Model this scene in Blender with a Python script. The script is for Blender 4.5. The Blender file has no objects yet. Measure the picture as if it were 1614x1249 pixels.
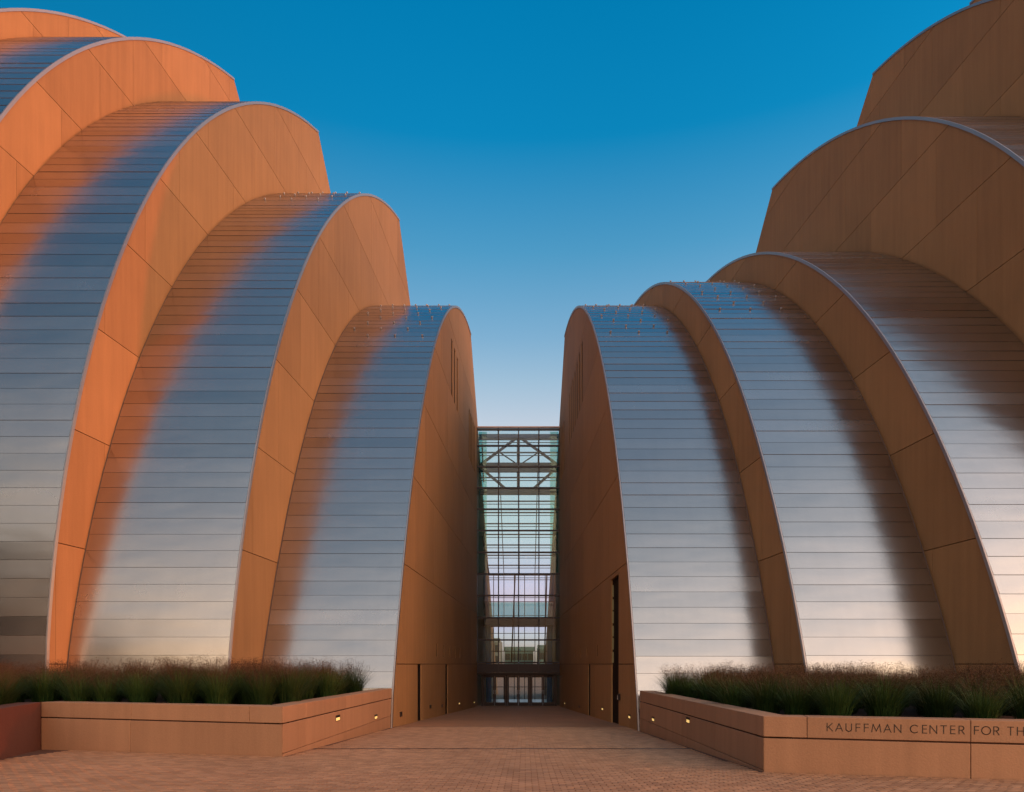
import bpy, bmesh, math, random
from mathutils import Vector, noise
R = math.radians
rnd = random.Random(7)
sc = bpy.context.scene
COL = sc.collection

# ------------------------------------------------------------------ camera, sky, sun, exposure
F, HZ, CX = 1100.0, 1047.0, 828.0          # lens in photo pixels, horizon row, axis column
cam_d = bpy.data.cameras.new('camera')
cam = bpy.data.objects.new('camera', cam_d)
COL.objects.link(cam)
cam.location = (0, 0, 0)
cam.rotation_euler = (R(90), 0, 0)
cam_d.sensor_width = 36.0
cam_d.lens = 36.0 * F / 1614.0
cam_d.shift_x = (807.0 - CX) / 1614.0
cam_d.shift_y = (HZ - 624.5) / 1614.0
cam_d.clip_end = 6000
cam_d.clip_start = 0.1
sc.camera = cam

SUN_AZ, SUN_EL = 99.0, 3.2                 # degrees clockwise from +Y, above the horizon
w = bpy.data.worlds.new('World')
sc.world = w
w.use_nodes = True
nt = w.node_tree
nt.nodes.clear()
sky = nt.nodes.new('ShaderNodeTexSky')
sky.sky_type = 'NISHITA'
sky.sun_disc = False
sky.sun_elevation = R(SUN_EL)
sky.sun_rotation = R(SUN_AZ)
sky.altitude = 200
sky.air_density = 1.0
sky.dust_density = 1.0
sky.ozone_density = 1.5
bg = nt.nodes.new('ShaderNodeBackground')
bg.inputs['Strength'].default_value = 0.15
wo = nt.nodes.new('ShaderNodeOutputWorld')
# dusk grading of the sky by height and by direction: pale at the horizon, deep blue overhead
_tc = nt.nodes.new('ShaderNodeTexCoord')
_sp = nt.nodes.new('ShaderNodeSeparateXYZ')
_as = nt.nodes.new('ShaderNodeMath')
_as.operation = 'ARCSINE'
_dv = nt.nodes.new('ShaderNodeMath')
_dv.operation = 'DIVIDE'
_dv.inputs[1].default_value = math.pi / 2
nt.links.new(_tc.outputs['Generated'], _sp.inputs[0])
nt.links.new(_sp.outputs['Z'], _as.inputs[0])
nt.links.new(_as.outputs[0], _dv.inputs[0])


def _ramp(stops):
    r_ = nt.nodes.new('ShaderNodeValToRGB')
    e_ = r_.color_ramp.elements
    while len(e_) < len(stops):
        e_.new(0.5)
    for e, (a, c) in zip(e_, stops):
        e.position = a / 90.0
        e.color = (*[q / 0.85 for q in c], 1)
    nt.links.new(_dv.outputs[0], r_.inputs[0])
    return r_.outputs[0]


def _mix(kind, a, b, f=1.0):
    m_ = nt.nodes.new('ShaderNodeMix')
    m_.data_type = 'RGBA'
    m_.blend_type = kind
    m_.clamp_result = False
    if isinstance(f, float):
        m_.inputs['Factor'].default_value = f
    else:
        nt.links.new(f, m_.inputs['Factor'])
    nt.links.new(a, m_.inputs['A'])
    nt.links.new(b, m_.inputs['B'])
    return m_.outputs['Result']


# grade of the half of the sky away from the sunset (in view) and of the half towards it (behind the camera, seen in the steel)
AWAY = _ramp([(0, (0.42, 0.50, 2.2)), (5, (0.66, 0.50, 0.78)), (12, (0.82, 0.61, 0.66)), (18.7, (0.90, 0.66, 0.62)), (22, (0.66, 0.62, 0.62)), (25, (0.45, 0.56, 0.62)),
              (30.5, (0.19, 0.49, 0.61)), (37, (0.01, 0.41, 0.61)), (45, (0.0, 0.39, 0.60)), (90, (0.82, 0.80, 0.80))])
TOWARD = _ramp([(0, (0.65, 0.62, 1.0)), (5, (1.6, 0.82, 0.72)), (12, (3.6, 1.66, 0.95)), (20, (4.5, 2.1, 1.15)), (30, (4.1, 2.05, 1.22)), (45, (2.9, 1.75, 1.22)), (60, (2.0, 1.35, 1.0)), (90, (1.15, 0.90, 0.84))])
_dt = nt.nodes.new('ShaderNodeVectorMath')
_dt.operation = 'DOT_PRODUCT'
_dt.inputs[1].default_value = (0.53, -0.848, 0.0)
nt.links.new(_tc.outputs['Generated'], _dt.inputs[0])
_mr = nt.nodes.new('ShaderNodeMapRange')
_mr.interpolation_type = 'SMOOTHSTEP'
_mr.inputs['From Min'].default_value = -0.35
_mr.inputs['From Max'].default_value = 0.85
nt.links.new(_dt.outputs['Value'], _mr.inputs['Value'])
# cap on the low sun's glow, added to dim the left wing's walls
_cap = nt.nodes.new('ShaderNodeRGB')
_cap.outputs[0].default_value = (1.5, 1.35, 1.2, 1)
_gr = _mix('MIX', AWAY, TOWARD, _mr.outputs[0])
# dimmer towards the side opposite the sun, added to darken the right wing's walls
_m2 = nt.nodes.new('ShaderNodeMapRange')
_m2.interpolation_type = 'SMOOTHSTEP'
_m2.inputs['From Min'].default_value = -1.0
_m2.inputs['From Max'].default_value = 0.0
_m2.inputs['To Min'].default_value = 0.25
_m2.inputs['To Max'].default_value = 1.0
nt.links.new(_sp.outputs['X'], _m2.inputs['Value'])
_cx = nt.nodes.new('ShaderNodeCombineColor')
for _i in range(3):
    nt.links.new(_m2.outputs[0], _cx.inputs[_i])
nt.links.new(_mix('MULTIPLY', _mix('MULTIPLY', _mix('DARKEN', sky.outputs[0], _cap.outputs[0]), _gr), _cx.outputs[0]), bg.inputs['Color'])
nt.links.new(bg.outputs[0], wo.inputs['Surface'])

sun_d = bpy.data.lights.new('sun', 'SUN')
sun_d.energy = 0.20
sun_d.angle = R(0.6)
sun_d.color = (1.0, 0.14, 0.03)
sun = bpy.data.objects.new('sun', sun_d)
COL.objects.link(sun)
_s = Vector((math.sin(R(SUN_AZ)) * math.cos(R(SUN_EL)), math.cos(R(SUN_AZ)) * math.cos(R(SUN_EL)), math.sin(R(SUN_EL))))
sun.rotation_euler = _s.to_track_quat('Z', 'Y').to_euler()

sc.view_settings.view_transform = 'Standard'
sc.view_settings.look = 'None'
sc.view_settings.exposure = 2.5
sc.view_settings.gamma = 1.0
sc.view_settings.use_curve_mapping = False


# ------------------------------------------------------------------ helpers
class MB:
    def __init__(s):
        s.v, s.f, s.m = [], [], []

    def quad(s, a, b, c, d, m=0):
        n = len(s.v)
        s.v += [a, b, c, d]
        s.f.append((n, n + 1, n + 2, n + 3))
        s.m.append(m)

    def poly(s, pts, m=0):
        n = len(s.v)
        s.v += list(pts)
        s.f.append(tuple(range(n, n + len(pts))))
        s.m.append(m)

    def prism(s, front, back, m=0):
        """closed solid between two matching polygons"""
        n = len(s.v)
        k = len(front)
        s.v += list(front) + list(back)
        s.f.append(tuple(range(n, n + k)))
        s.f.append(tuple(range(n + 2 * k - 1, n + k - 1, -1)))
        s.m += [m, m]
        for i in range(k):
            j = (i + 1) % k
            s.f.append((n + i, n + k + i, n + k + j, n + j))
            s.m.append(m)

    def box(s, x0, x1, y0, y1, z0, z1, m=0):
        s.prism([(x0, y0, z0), (x1, y0, z0), (x1, y0, z1), (x0, y0, z1)],
                [(x0, y1, z0), (x1, y1, z0), (x1, y1, z1), (x0, y1, z1)], m)

    def bar(s, a, b, wd, ht=None, m=0, up=(0, 0, 1)):
        a, b = Vector(a), Vector(b)
        t = (b - a).normalized()
        u = Vector(up)
        if abs(t.dot(u)) > 0.98:
            u = Vector((0, 1, 0))
        sx = t.cross(u).normalized() * (wd / 2)
        sz = sx.cross(t).normalized() * ((ht or wd) / 2)
        s.prism([tuple(a + q) for q in (-sx - sz, sx - sz, sx + sz, -sx + sz)],
                [tuple(b + q) for q in (-sx - sz, sx - sz, sx + sz, -sx + sz)], m)

    def tube(s, a, b, r0, r1=None, n=8, m=0):
        a, b = Vector(a), Vector(b)
        t = (b - a).normalized()
        u = Vector((0, 0, 1)) if abs(t.z) < 0.9 else Vector((1, 0, 0))
        x = t.cross(u).normalized()
        y = t.cross(x)
        r1 = r0 if r1 is None else r1
        A = [tuple(a + (x * math.cos(i * 2 * math.pi / n) + y * math.sin(i * 2 * math.pi / n)) * r0) for i in range(n)]
        B = [tuple(b + (x * math.cos(i * 2 * math.pi / n) + y * math.sin(i * 2 * math.pi / n)) * r1) for i in range(n)]
        s.prism(A, B, m)

    def mesh(s, name, mats):
        me = bpy.data.meshes.new(name)
        me.from_pydata(s.v, [], s.f)
        for m in (mats if isinstance(mats, (list, tuple)) else [mats]):
            me.materials.append(m)
        if any(s.m):
            me.polygons.foreach_set('material_index', s.m)
        bm = bmesh.new()
        bm.from_mesh(me)
        bmesh.ops.recalc_face_normals(bm, faces=bm.faces)
        bm.to_mesh(me)
        bm.free()
        return me

    def build(s, name, mats, parent=None, recalc=True):
        if recalc:
            me = s.mesh(name, mats)
        else:
            me = bpy.data.meshes.new(name)
            me.from_pydata(s.v, [], s.f)
            for m in (mats if isinstance(mats, (list, tuple)) else [mats]):
                me.materials.append(m)
            if any(s.m):
                me.polygons.foreach_set('material_index', s.m)
        return link(name, me, parent)


def link(name, data, parent=None):
    o = bpy.data.objects.new(name, data)
    COL.objects.link(o)
    if parent is not None:
        o.parent = parent
    return o


def tag(o, label=None, cat=None, group=None, kind=None):
    for k, v in (('label', label), ('category', cat), ('group', group), ('kind', kind)):
        if v:
            o[k] = v
    return o


def thing(name, label, cat, loc=(0, 0, 0), group=None):
    o = link(name, None)
    o.location = loc
    o.empty_display_size = 0.3
    return tag(o, label, cat, group)


def bevel(o, wd=0.01, seg=1):
    b = o.modifiers.new('bevel', 'BEVEL')
    b.width = wd
    b.segments = seg
    b.limit_method = 'ANGLE'
    return o


# ------------------------------------------------------------------ materials
def mat(name):
    m = bpy.data.materials.new(name)
    m.use_nodes = True
    t = m.node_tree
    b = t.nodes['Principled BSDF']
    return m, t, b


def N(t, typ, **kw):
    n = t.nodes.new(typ)
    for k, v in kw.items():
        if k in n.inputs:
            n.inputs[k].default_value = v
        else:
            setattr(n, k, v)
    return n


def plain(name, col, rough=0.6, metal=0.0, spec=0.5):
    m, t, b = mat(name)
    b.inputs['Base Color'].default_value = (*col, 1)
    b.inputs['Roughness'].default_value = rough
    b.inputs['Metallic'].default_value = metal
    b.inputs['Specular IOR Level'].default_value = spec
    return m


def concrete(name, col, var=0.10, streak=0.10, rough=0.75, bumpd=0.02):
    m, t, b = mat(name)
    L = t.links
    geo = N(t, 'ShaderNodeNewGeometry')
    oi = N(t, 'ShaderNodeObjectInfo')
    mp = N(t, 'ShaderNodeMapping')
    mp.inputs['Scale'].default_value = (3.0, 3.0, 0.18)
    L.new(geo.outputs['Position'], mp.inputs['Vector'])
    n1 = N(t, 'ShaderNodeTexNoise', Scale=1.3, Detail=5.0, Roughness=0.6)
    L.new(mp.outputs[0], n1.inputs['Vector'])
    n2 = N(t, 'ShaderNodeTexNoise', Scale=0.45, Detail=3.0)
    L.new(geo.outputs['Position'], n2.inputs['Vector'])
    n3 = N(t, 'ShaderNodeTexNoise', Scale=38.0, Detail=3.0)
    L.new(geo.outputs['Position'], n3.inputs['Vector'])
    # value = 1 + streak*(n1-.5)*2 + ...
    def ma(op, a, bb):
        q = N(t, 'ShaderNodeMath', operation=op)
        for i, x in enumerate((a, bb)):
            if isinstance(x, (int, float)):
                q.inputs[i].default_value = x
            else:
                L.new(x, q.inputs[i])
        return q.outputs[0]
    v = ma('MULTIPLY', ma('SUBTRACT', n1.outputs['Fac'], 0.5), streak * 3.0)
    v = ma('ADD', v, ma('MULTIPLY', ma('SUBTRACT', n2.outputs['Fac'], 0.5), streak * 2.0))
    v = ma('ADD', v, ma('MULTIPLY', ma('SUBTRACT', n3.outputs['Fac'], 0.5), 0.22))
    v = ma('ADD', v, ma('MULTIPLY', ma('SUBTRACT', oi.outputs['Random'], 0.5), var))
    v = ma('ADD', v, 1.0)
    vm = N(t, 'ShaderNodeVectorMath', operation='SCALE')
    vm.inputs[0].default_value = col
    L.new(v, vm.inputs['Scale'])
    L.new(vm.outputs[0], b.inputs['Base Color'])
    b.inputs['Roughness'].default_value = rough
    b.inputs['Specular IOR Level'].default_value = 0.3
    bp = N(t, 'ShaderNodeBump', Strength=0.25, Distance=bumpd)
    L.new(n3.outputs['Fac'], bp.inputs['Height'])
    L.new(bp.outputs[0], b.inputs['Normal'])
    return m


def steel(name, col=(0.50, 0.475, 0.455), rough=0.20):
    m, t, b = mat(name)
    L = t.links
    geo = N(t, 'ShaderNodeNewGeometry')
    oi = N(t, 'ShaderNodeObjectInfo')
    b.inputs['Metallic'].default_value = 1.0
    mr = N(t, 'ShaderNodeMapRange')
    mr.inputs['To Min'].default_value = rough - 0.03
    mr.inputs['To Max'].default_value = rough + 0.04
    L.new(oi.outputs['Random'], mr.inputs['Value'])
    n0 = N(t, 'ShaderNodeTexNoise', Scale=0.9, Detail=4.0)
    L.new(geo.outputs['Position'], n0.inputs['Vector'])
    ad = N(t, 'ShaderNodeMath', operation='MULTIPLY_ADD')
    L.new(n0.outputs['Fac'], ad.inputs[0])
    ad.inputs[1].default_value = 0.06
    L.new(mr.outputs[0], ad.inputs[2])
    L.new(ad.outputs[0], b.inputs['Roughness'])
    mr2 = N(t, 'ShaderNodeMapRange')
    mr2.inputs['To Min'].default_value = 0.93
    mr2.inputs['To Max'].default_value = 1.05
    L.new(oi.outputs['Random'], mr2.inputs['Value'])
    # faint streaks down the panels
    mp = N(t, 'ShaderNodeMapping')
    mp.inputs['Scale'].default_value = (5.0, 0.5, 0.5)
    L.new(geo.outputs['Position'], mp.inputs['Vector'])
    n1 = N(t, 'ShaderNodeTexNoise', Scale=1.0, Detail=5.0)
    L.new(mp.outputs[0], n1.inputs['Vector'])
    ml = N(t, 'ShaderNodeMath', operation='MULTIPLY_ADD')
    L.new(n1.outputs['Fac'], ml.inputs[0])
    ml.inputs[1].default_value = 0.10
    ml.inputs[2].default_value = 0.95
    mm = N(t, 'ShaderNodeMath', operation='MULTIPLY')
    L.new(ml.outputs[0], mm.inputs[0])
    L.new(mr2.outputs[0], mm.inputs[1])
    vm = N(t, 'ShaderNodeVectorMath', operation='SCALE')
    vm.inputs[0].default_value = col
    L.new(mm.outputs[0], vm.inputs['Scale'])
    L.new(vm.outputs[0], b.inputs['Base Color'])
    # oil-canning: every thin sheet has its own shallow ripples and dents
    mp2 = N(t, 'ShaderNodeMapping')
    mp2.inputs['Scale'].default_value = (0.55, 0.9, 1.3)
    L.new(geo.outputs['Position'], mp2.inputs['Vector'])
    n2 = N(t, 'ShaderNodeTexNoise', noise_dimensions='4D', Scale=0.8, Detail=1.5)
    L.new(mp2.outputs[0], n2.inputs['Vector'])
    wv = N(t, 'ShaderNodeMath', operation='MULTIPLY')
    L.new(oi.outputs['Random'], wv.inputs[0])
    wv.inputs[1].default_value = 40.0
    L.new(wv.outputs[0], n2.inputs['W'])
    bp = N(t, 'ShaderNodeBump', Strength=0.45, Distance=0.06)
    L.new(n2.outputs['Fac'], bp.inputs['Height'])
    L.new(bp.outputs[0], b.inputs['Normal'])
    return m


TAN = (0.360, 0.200, 0.087)
M_con = concrete('precast_concrete', TAN, var=0.17, streak=0.13)
M_plan = concrete('planter_concrete', (0.37, 0.214, 0.128), var=0.14, streak=0.13)
M_plan_shade = concrete('shade_tinted_planter', (0.105, 0.045, 0.034), var=0.0, streak=0.10)  # left end wall of the planter: its shade is put into the colour
M_joint = plain('joint_dark', (0.05, 0.02, 0.012), 0.9)
M_steel = steel('stainless_steel')
M_trim = steel('trim_steel', (0.40, 0.385, 0.40), 0.5)
M_under = plain('roof_membrane', (0.13, 0.09, 0.08), 0.8)
M_dark = plain('dark_metal', (0.022, 0.016, 0.02), 0.45, 0.4)
M_mull = plain('mullion_metal', (0.03, 0.03, 0.042), 0.4, 0.6)
M_truss = plain('painted_steel', (0.10, 0.17, 0.33), 0.5)
M_slot = plain('slot_glass', (0.010, 0.007, 0.007), 0.6, spec=0.15)
M_olive = plain('olive_glass', (0.30, 0.29, 0.15), 0.3)
M_soil = plain('soil', (0.02, 0.012, 0.008), 0.95)
M_letter = plain('letter_bronze', (0.035, 0.022, 0.016), 0.6)
M_stud = plain('stud_metal', (0.42, 0.42, 0.45), 0.45, 0.9)


def make_glass(name, tint, gl=1.0):
    m, t, b = mat(name)
    t.nodes.remove(b)
    L = t.links
    tr = N(t, 'ShaderNodeBsdfTransparent')
    tr.inputs['Color'].default_value = (*tint, 1)
    g = N(t, 'ShaderNodeBsdfGlossy')
    g.inputs['Roughness'].default_value = 0.02
    fr = N(t, 'ShaderNodeFresnel')
    fr.inputs['IOR'].default_value = 1.5
    mx = N(t, 'ShaderNodeMixShader')
    mu = N(t, 'ShaderNodeMath', operation='MULTIPLY')
    L.new(fr.outputs[0], mu.inputs[0])
    mu.inputs[1].default_value = gl
    L.new(mu.outputs[0], mx.inputs[0])
    L.new(tr.outputs[0], mx.inputs[1])
    L.new(g.outputs[0], mx.inputs[2])
    L.new(mx.outputs[0], t.nodes['Material Output'].inputs['Surface'])
    return m


M_glass = make_glass('lobby_glass', (0.88, 0.945, 0.955), 0.4)
M_rail = make_glass('rail_glass', (0.50, 0.73, 0.70))


def emit(name, col, st):
    m, t, b = mat(name)
    b.inputs['Base Color'].default_value = (*col, 1)
    b.inputs['Emission Color'].default_value = (*col, 1)
    b.inputs['Emission Strength'].default_value = st
    return m


M_lamp = emit('lit_lens', (1.0, 0.66, 0.22), 0.13)
M_unlit = plain('unlit_lens', (0.03, 0.02, 0.015), 0.4)


# ------------------------------------------------------------------ ground
def gz(d):
    if d < 0:
        return -1.29
    return -(1.29 + 0.035 * min(d, 48.9))


def paving_mat():
    m, t, b = mat('brick_paving')
    L = t.links
    geo = N(t, 'ShaderNodeNewGeometry')
    br = N(t, 'ShaderNodeTexBrick', Scale=1.0)
    br.inputs['Brick Width'].default_value = 0.18
    br.inputs['Row Height'].default_value = 0.11
    br.inputs['Mortar Size'].default_value = 0.006
    br.inputs['Color1'].default_value = (0.33, 0.155, 0.07, 1)
    br.inputs['Color2'].default_value = (0.41, 0.195, 0.092, 1)
    br.inputs['Mortar'].default_value = (0.10, 0.045, 0.028, 1)
    L.new(geo.outputs['Position'], br.inputs['Vector'])
    n = N(t, 'ShaderNodeTexNoise', Scale=0.6, Detail=5.0)
    L.new(geo.outputs['Position'], n.inputs['Vector'])
    ml = N(t, 'ShaderNodeMath', operation='MULTIPLY_ADD')
    L.new(n.outputs['Fac'], ml.inputs[0])
    ml.inputs[1].default_value = 0.5
    ml.inputs[2].default_value = 0.75
    vm = N(t, 'ShaderNodeVectorMath', operation='SCALE')
    L.new(br.outputs['Color'], vm.inputs[0])
    L.new(ml.outputs[0], vm.inputs['Scale'])
    L.new(vm.outputs[0], b.inputs['Base Color'])
    b.inputs['Roughness'].default_value = 0.75
    return m


def paver_mat():
    m, t, b = mat('clay_paver')
    L = t.links
    geo = N(t, 'ShaderNodeNewGeometry')
    oi = N(t, 'ShaderNodeObjectInfo')
    # per-brick tone: random per island works for the joined field, per object for single bricks
    ad = N(t, 'ShaderNodeMath', operation='ADD')
    L.new(geo.outputs['Random Per Island'], ad.inputs[0])
    L.new(oi.outputs['Random'], ad.inputs[1])
    fr = N(t, 'ShaderNodeMath', operation='FRACT')
    L.new(ad.outputs[0], fr.inputs[0])
    n = N(t, 'ShaderNodeTexNoise', Scale=0.5, Detail=5.0)
    L.new(geo.outputs['Position'], n.inputs['Vector'])
    n2 = N(t, 'ShaderNodeTexNoise', Scale=60.0, Detail=2.0)
    L.new(geo.outputs['Position'], n2.inputs['Vector'])
    cr = N(t, 'ShaderNodeValToRGB')
    cr.color_ramp.elements[0].color = (0.30, 0.158, 0.082, 1)
    cr.color_ramp.elements[1].color = (0.46, 0.258, 0.142, 1)
    L.new(fr.outputs[0], cr.inputs[0])
    ml = N(t, 'ShaderNodeMath', operation='MULTIPLY_ADD')
    L.new(n.outputs['Fac'], ml.inputs[0])
    ml.inputs[1].default_value = 0.45
    ml.inputs[2].default_value = 0.62
    m2 = N(t, 'ShaderNodeMath', operation='MULTIPLY_ADD')
    L.new(n2.outputs['Fac'], m2.inputs[0])
    m2.inputs[1].default_value = 0.3
    L.new(ml.outputs[0], m2.inputs[2])
    vm = N(t, 'ShaderNodeVectorMath', operation='SCALE')
    L.new(cr.outputs[0], vm.inputs[0])
    L.new(m2.outputs[0], vm.inputs['Scale'])
    L.new(vm.outputs[0], b.inputs['Base Color'])
    b.inputs['Roughness'].default_value = 0.7
    return m


M_paving = paving_mat()
M_paver = paver_mat()

g = MB()
SINK = 0.03
ds = [-2500, 0, 48.9, 3000]
for a, b_ in zip(ds[:-1], ds[1:]):
    xs = [-2500, -30, 30, 2500]
    for x0, x1 in zip(xs[:-1], xs[1:]):
        g.quad((x0, a, gz(a)), (x1, a, gz(a)), (x1, b_, gz(b_)), (x0, b_, gz(b_)))
ground = g.build('ground', M_paving)
tag(ground, kind='structure')

# planter outlines (x, d): used by the paving field to stop at the walls
PL0, PL1, PL2, PL3 = (-4.56, 13.1), (-4.40, 22.95), (-10.2, 14.7), (-8.7, 10.4)
PR0, PR1, PR2 = (3.65, 10.7), (3.46, 21.1), (26.0, 4.55)


def lerp_x(p, q, d):
    return p[0] + (q[0] - p[0]) * (d - p[1]) / (q[1] - p[1])


def left_limit(d):
    if d >= 22.7:
        return -4.45
    if d >= 13.1:
        if d < 14.7:
            # between the front wall and the notch
            return lerp_x(PL0, PL1, d)
        return lerp_x(PL0, PL1, d)
    return -9.0 if d > 10.4 else -8.0


PAVE0, PAVE1 = 8.3, 23.2
PW, PH, PT = 0.18, 0.11, 0.012
bed = MB()
for a, b_ in ((PAVE0 - 0.1, PAVE1 + 0.05),):
    bed.quad((-11, a, gz(a) + 0.004), (12, a, gz(a) + 0.004), (12, b_, gz(b_) + 0.004), (-11, b_, gz(b_) + 0.004))
bed_o = bed.build('joint_sand', plain('joint_sand', (0.10, 0.045, 0.028), 0.95), ground)

slope = -0.035
pm = MB()
pm.prism([(-PW / 2 + .006, -PH / 2 + .0025, .002), (PW / 2 - .006, -PH / 2 + .0025, .002), (PW / 2 - .006, PH / 2 - .0025, .002), (-PW / 2 + .006, PH / 2 - .0025, .002)],
         [(-PW / 2 + .009, -PH / 2 + .005, PT), (PW / 2 - .009, -PH / 2 + .005, PT), (PW / 2 - .009, PH / 2 - .005, PT), (-PW / 2 + .009, PH / 2 - .005, PT)])
paver_me = pm.mesh('paver', M_paver)


def seg_inside_left(x, d):
    """left planter covers x,d ?"""
    if d >= 13.1 and x < lerp_x(PL0, PL1, min(d, 22.7)) + 0.02:
        # front wall line PL2->PL0
        t = (x - PL2[0]) / (PL0[0] - PL2[0])
        dl = PL2[1] + t * (PL0[1] - PL2[1])
        if x < PL2[0]:
            return True
        return d > dl - 0.02
    if x < PL2[0] + 0.0 and d > 10.4:
        return True
    if d > 10.4 and d < 14.7:
        return x < lerp_x(PL3, PL2, d)
    return False


def seg_inside_right(x, d):
    if x > PR0[0] - 0.1:
        if x >= PR0[0]:
            t = (x - PR0[0]) / (PR2[0] - PR0[0])
            dl = PR0[1] + t * (PR2[1] - PR0[1])
            if d > dl - 0.02:
                return True
        elif d > PR0[1]:
            return x > lerp_x(PR0, PR1, min(d, 21)) - 0.02
    elif d > PR0[1]:
        return x > lerp_x(PR0, PR1, min(d, 21)) - 0.02
    return False


spots = []
j = 0
d = PAVE0
DR1, DR2 = 14.86, 23.25
while d < PAVE1:
    off = (j % 2) * PW / 2
    xw = min(9.5, d * 0.80 + 0.5)
    i0 = int(-xw / PW)
    for i in range(i0, -i0 + 1):
        x = i * PW + off
        if abs(d - DR1) < 0.09:
            continue
        if seg_inside_left(x - PW / 2, d) or seg_inside_right(x + PW / 2, d):
            continue
        if d > 21 and (x < -4.4 or x > 3.45):
            continue
        spots.append((x, d))
    j += 1
    d += PH
vis = [p for p in spots if -F * 1 * 0 - 828 <= p[0] / p[1] * F <= 786 and (-gz(p[1]) / p[1] * F) < 201]
vis.sort(key=lambda p: p[1])
near = set(vis[:300])
field = MB()
base_v = [tuple(v.co) for v in paver_me.vertices]
base_f = [tuple(p.vertices) for p in paver_me.polygons]
fv, ff = [], []
rr = random.Random(3)
for (x, d) in spots:
    dz = rr.uniform(-0.0015, 0.0015)
    tx, ty = rr.uniform(-.012, .012), rr.uniform(-.012, .012)
    if (x, d) in near:
        o = link('paver', paver_me, ground)
        o.location = (x, d, gz(d) + dz)
        o.rotation_euler = (math.atan(slope) + ty, tx, rr.uniform(-.01, .01))
    else:
        n = len(fv)
        for (vx, vy, vz) in base_v:
            fv.append((x + vx, d + vy, gz(d) + slope * vy + vz + dz + tx * vx + ty * vy))
        ff += [tuple(q + n for q in f_) for f_ in base_f]
me = bpy.data.meshes.new('paver_field')
me.from_pydata(fv, [], ff)
me.materials.append(M_paver)
pf = link('paver_field', me, ground)
pf['kind'] = 'stuff'
for dd, x0, x1 in ((DR1, -4.5, 3.58), (DR2, -4.36, 3.3)):
    m_ = MB()
    m_.box(x0, x1, dd - 0.045, dd + 0.045, gz(dd) + .003, gz(dd) + 0.010)
    m_.build('drain_channel', M_dark, ground)


# ------------------------------------------------------------------ the arched wings
# per shell, from the gap outward: A (x at d=0), V (vanishing column of its wall), circle (centre d, centre z, radius), back kink d
LEFT = [(-5.14, 865, (51.36, -5.97, 28.52), 46.0), (-9.60, 866, (56.24, -5.15, 35.65), 44.6),
        (-15.1, 900, (56.17, -1.09, 36.04), 41.7), (-20.0, 915, (53.27, 3.36, 33.09), 40.3), (-24.7, 923, (54.25, 3.08, 34.9), 39.5)]
RIGHT = [(4.14, 791, (50.83, -7.99, 30.17), 46.0), (8.90, 768, (50.42, -9.20, 32.17), 44.0),
         (13.25, 757, (49.02, -9.68, 33.19), 43.0), (18.15, 733, (46.81, -1.23, 29.85), 41.25), (22.1, 740, (44.67, 7.75, 25.43), 38.25),
         (26.6, 740, (43.6, 10.55, 25.43), 37.1)]
STRIP = 0.555
# the arches are not quite circular: radial correction as a cubic of the angle, per arch centre
CORR = {(51.36, -5.97): (0.18, 1.39, -4.8058, 11.3401, -7.6943, 1.381), (56.24, -5.15): (0.16, 1.24, -1.7456, 3.6062, -2.1562, 0.3412),
        (56.17, -1.09): (0.05, 1.15, -1.3444, 2.3769, -1.1423, 0.1277), (50.83, -7.99): (0.23, 1.42, -2.6931, 6.5746, -4.6958, 0.9429),
        (50.42, -9.20): (0.29, 1.31, -3.2194, 7.5745, -5.3789, 1.1253), (49.02, -9.68): (0.29, 1.31, -2.0571, 4.9276, -3.5765, 0.7665)}


def bulge(cd, cz, a):
    k = CORR.get((cd, cz))
    if not k:
        return 0.0
    a = min(max(a, k[0]), k[1])
    return ((k[2] * a + k[3]) * a + k[4]) * a + k[5]

ZB = -3.3


def arc_pts(c, kink, z0=ZB, n=48):
    cd, cz, r = c
    out = []
    if z0 < cz - r * 0.4:
        pass
    if cz > z0:
        out.append((cd - r, z0))
        a0 = 0.0
    else:
        a0 = math.asin((z0 - cz) / r)
    a1 = math.acos((cd - kink) / r)
    for i in range(n + 1):
        a = a0 + (a1 - a0) * i / n
        q = r + bulge(cd, cz, a)
        out.append((cd - q * math.cos(a), cz + q * math.sin(a)))
    return out


def wall_outline(c, kink, shrink=0.0, n=48):
    cd, cz, r = c
    pts = arc_pts((cd, cz, r - shrink), kink, ZB, n)
    kd, kz = pts[-1]
    pts.append((kd + (kz - ZB) * 1.0, ZB))
    return pts


def clip(poly, x0, x1, z0, z1):
    def cut(p, inside, inter):
        out = []
        for i in range(len(p)):
            a, b = p[i - 1], p[i]
            ia, ib = inside(a), inside(b)
            if ib:
                if not ia:
                    out.append(inter(a, b))
                out.append(b)
            elif ia:
                out.append(inter(a, b))
        return out
    def ix(v):
        return lambda a, b: (v, a[1] + (b[1] - a[1]) * (v - a[0]) / (b[0] - a[0]))
    def iz(v):
        return lambda a, b: (a[0] + (b[0] - a[0]) * (v - a[1]) / (b[1] - a[1]), v)
    for ins, it in ((lambda p: p[0] >= x0, ix(x0)), (lambda p: p[0] <= x1, ix(x1)), (lambda p: p[1] >= z0, iz(z0)), (lambda p: p[1] <= z1, iz(z1))):
        if not poly:
            return []
        poly = cut(poly, ins, it)
    out = []
    for p in poly:
        if not out or (abs(p[0] - out[-1][0]) + abs(p[1] - out[-1][1])) > 1e-4:
            out.append(p)
    if len(out) > 2 and (abs(out[0][0] - out[-1][0]) + abs(out[0][1] - out[-1][1])) < 1e-4:
        out.pop()
    return out if len(out) > 2 else []


def area(p):
    return abs(sum(p[i - 1][0] * p[i][1] - p[i][0] * p[i - 1][1] for i in range(len(p)))) / 2


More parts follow.
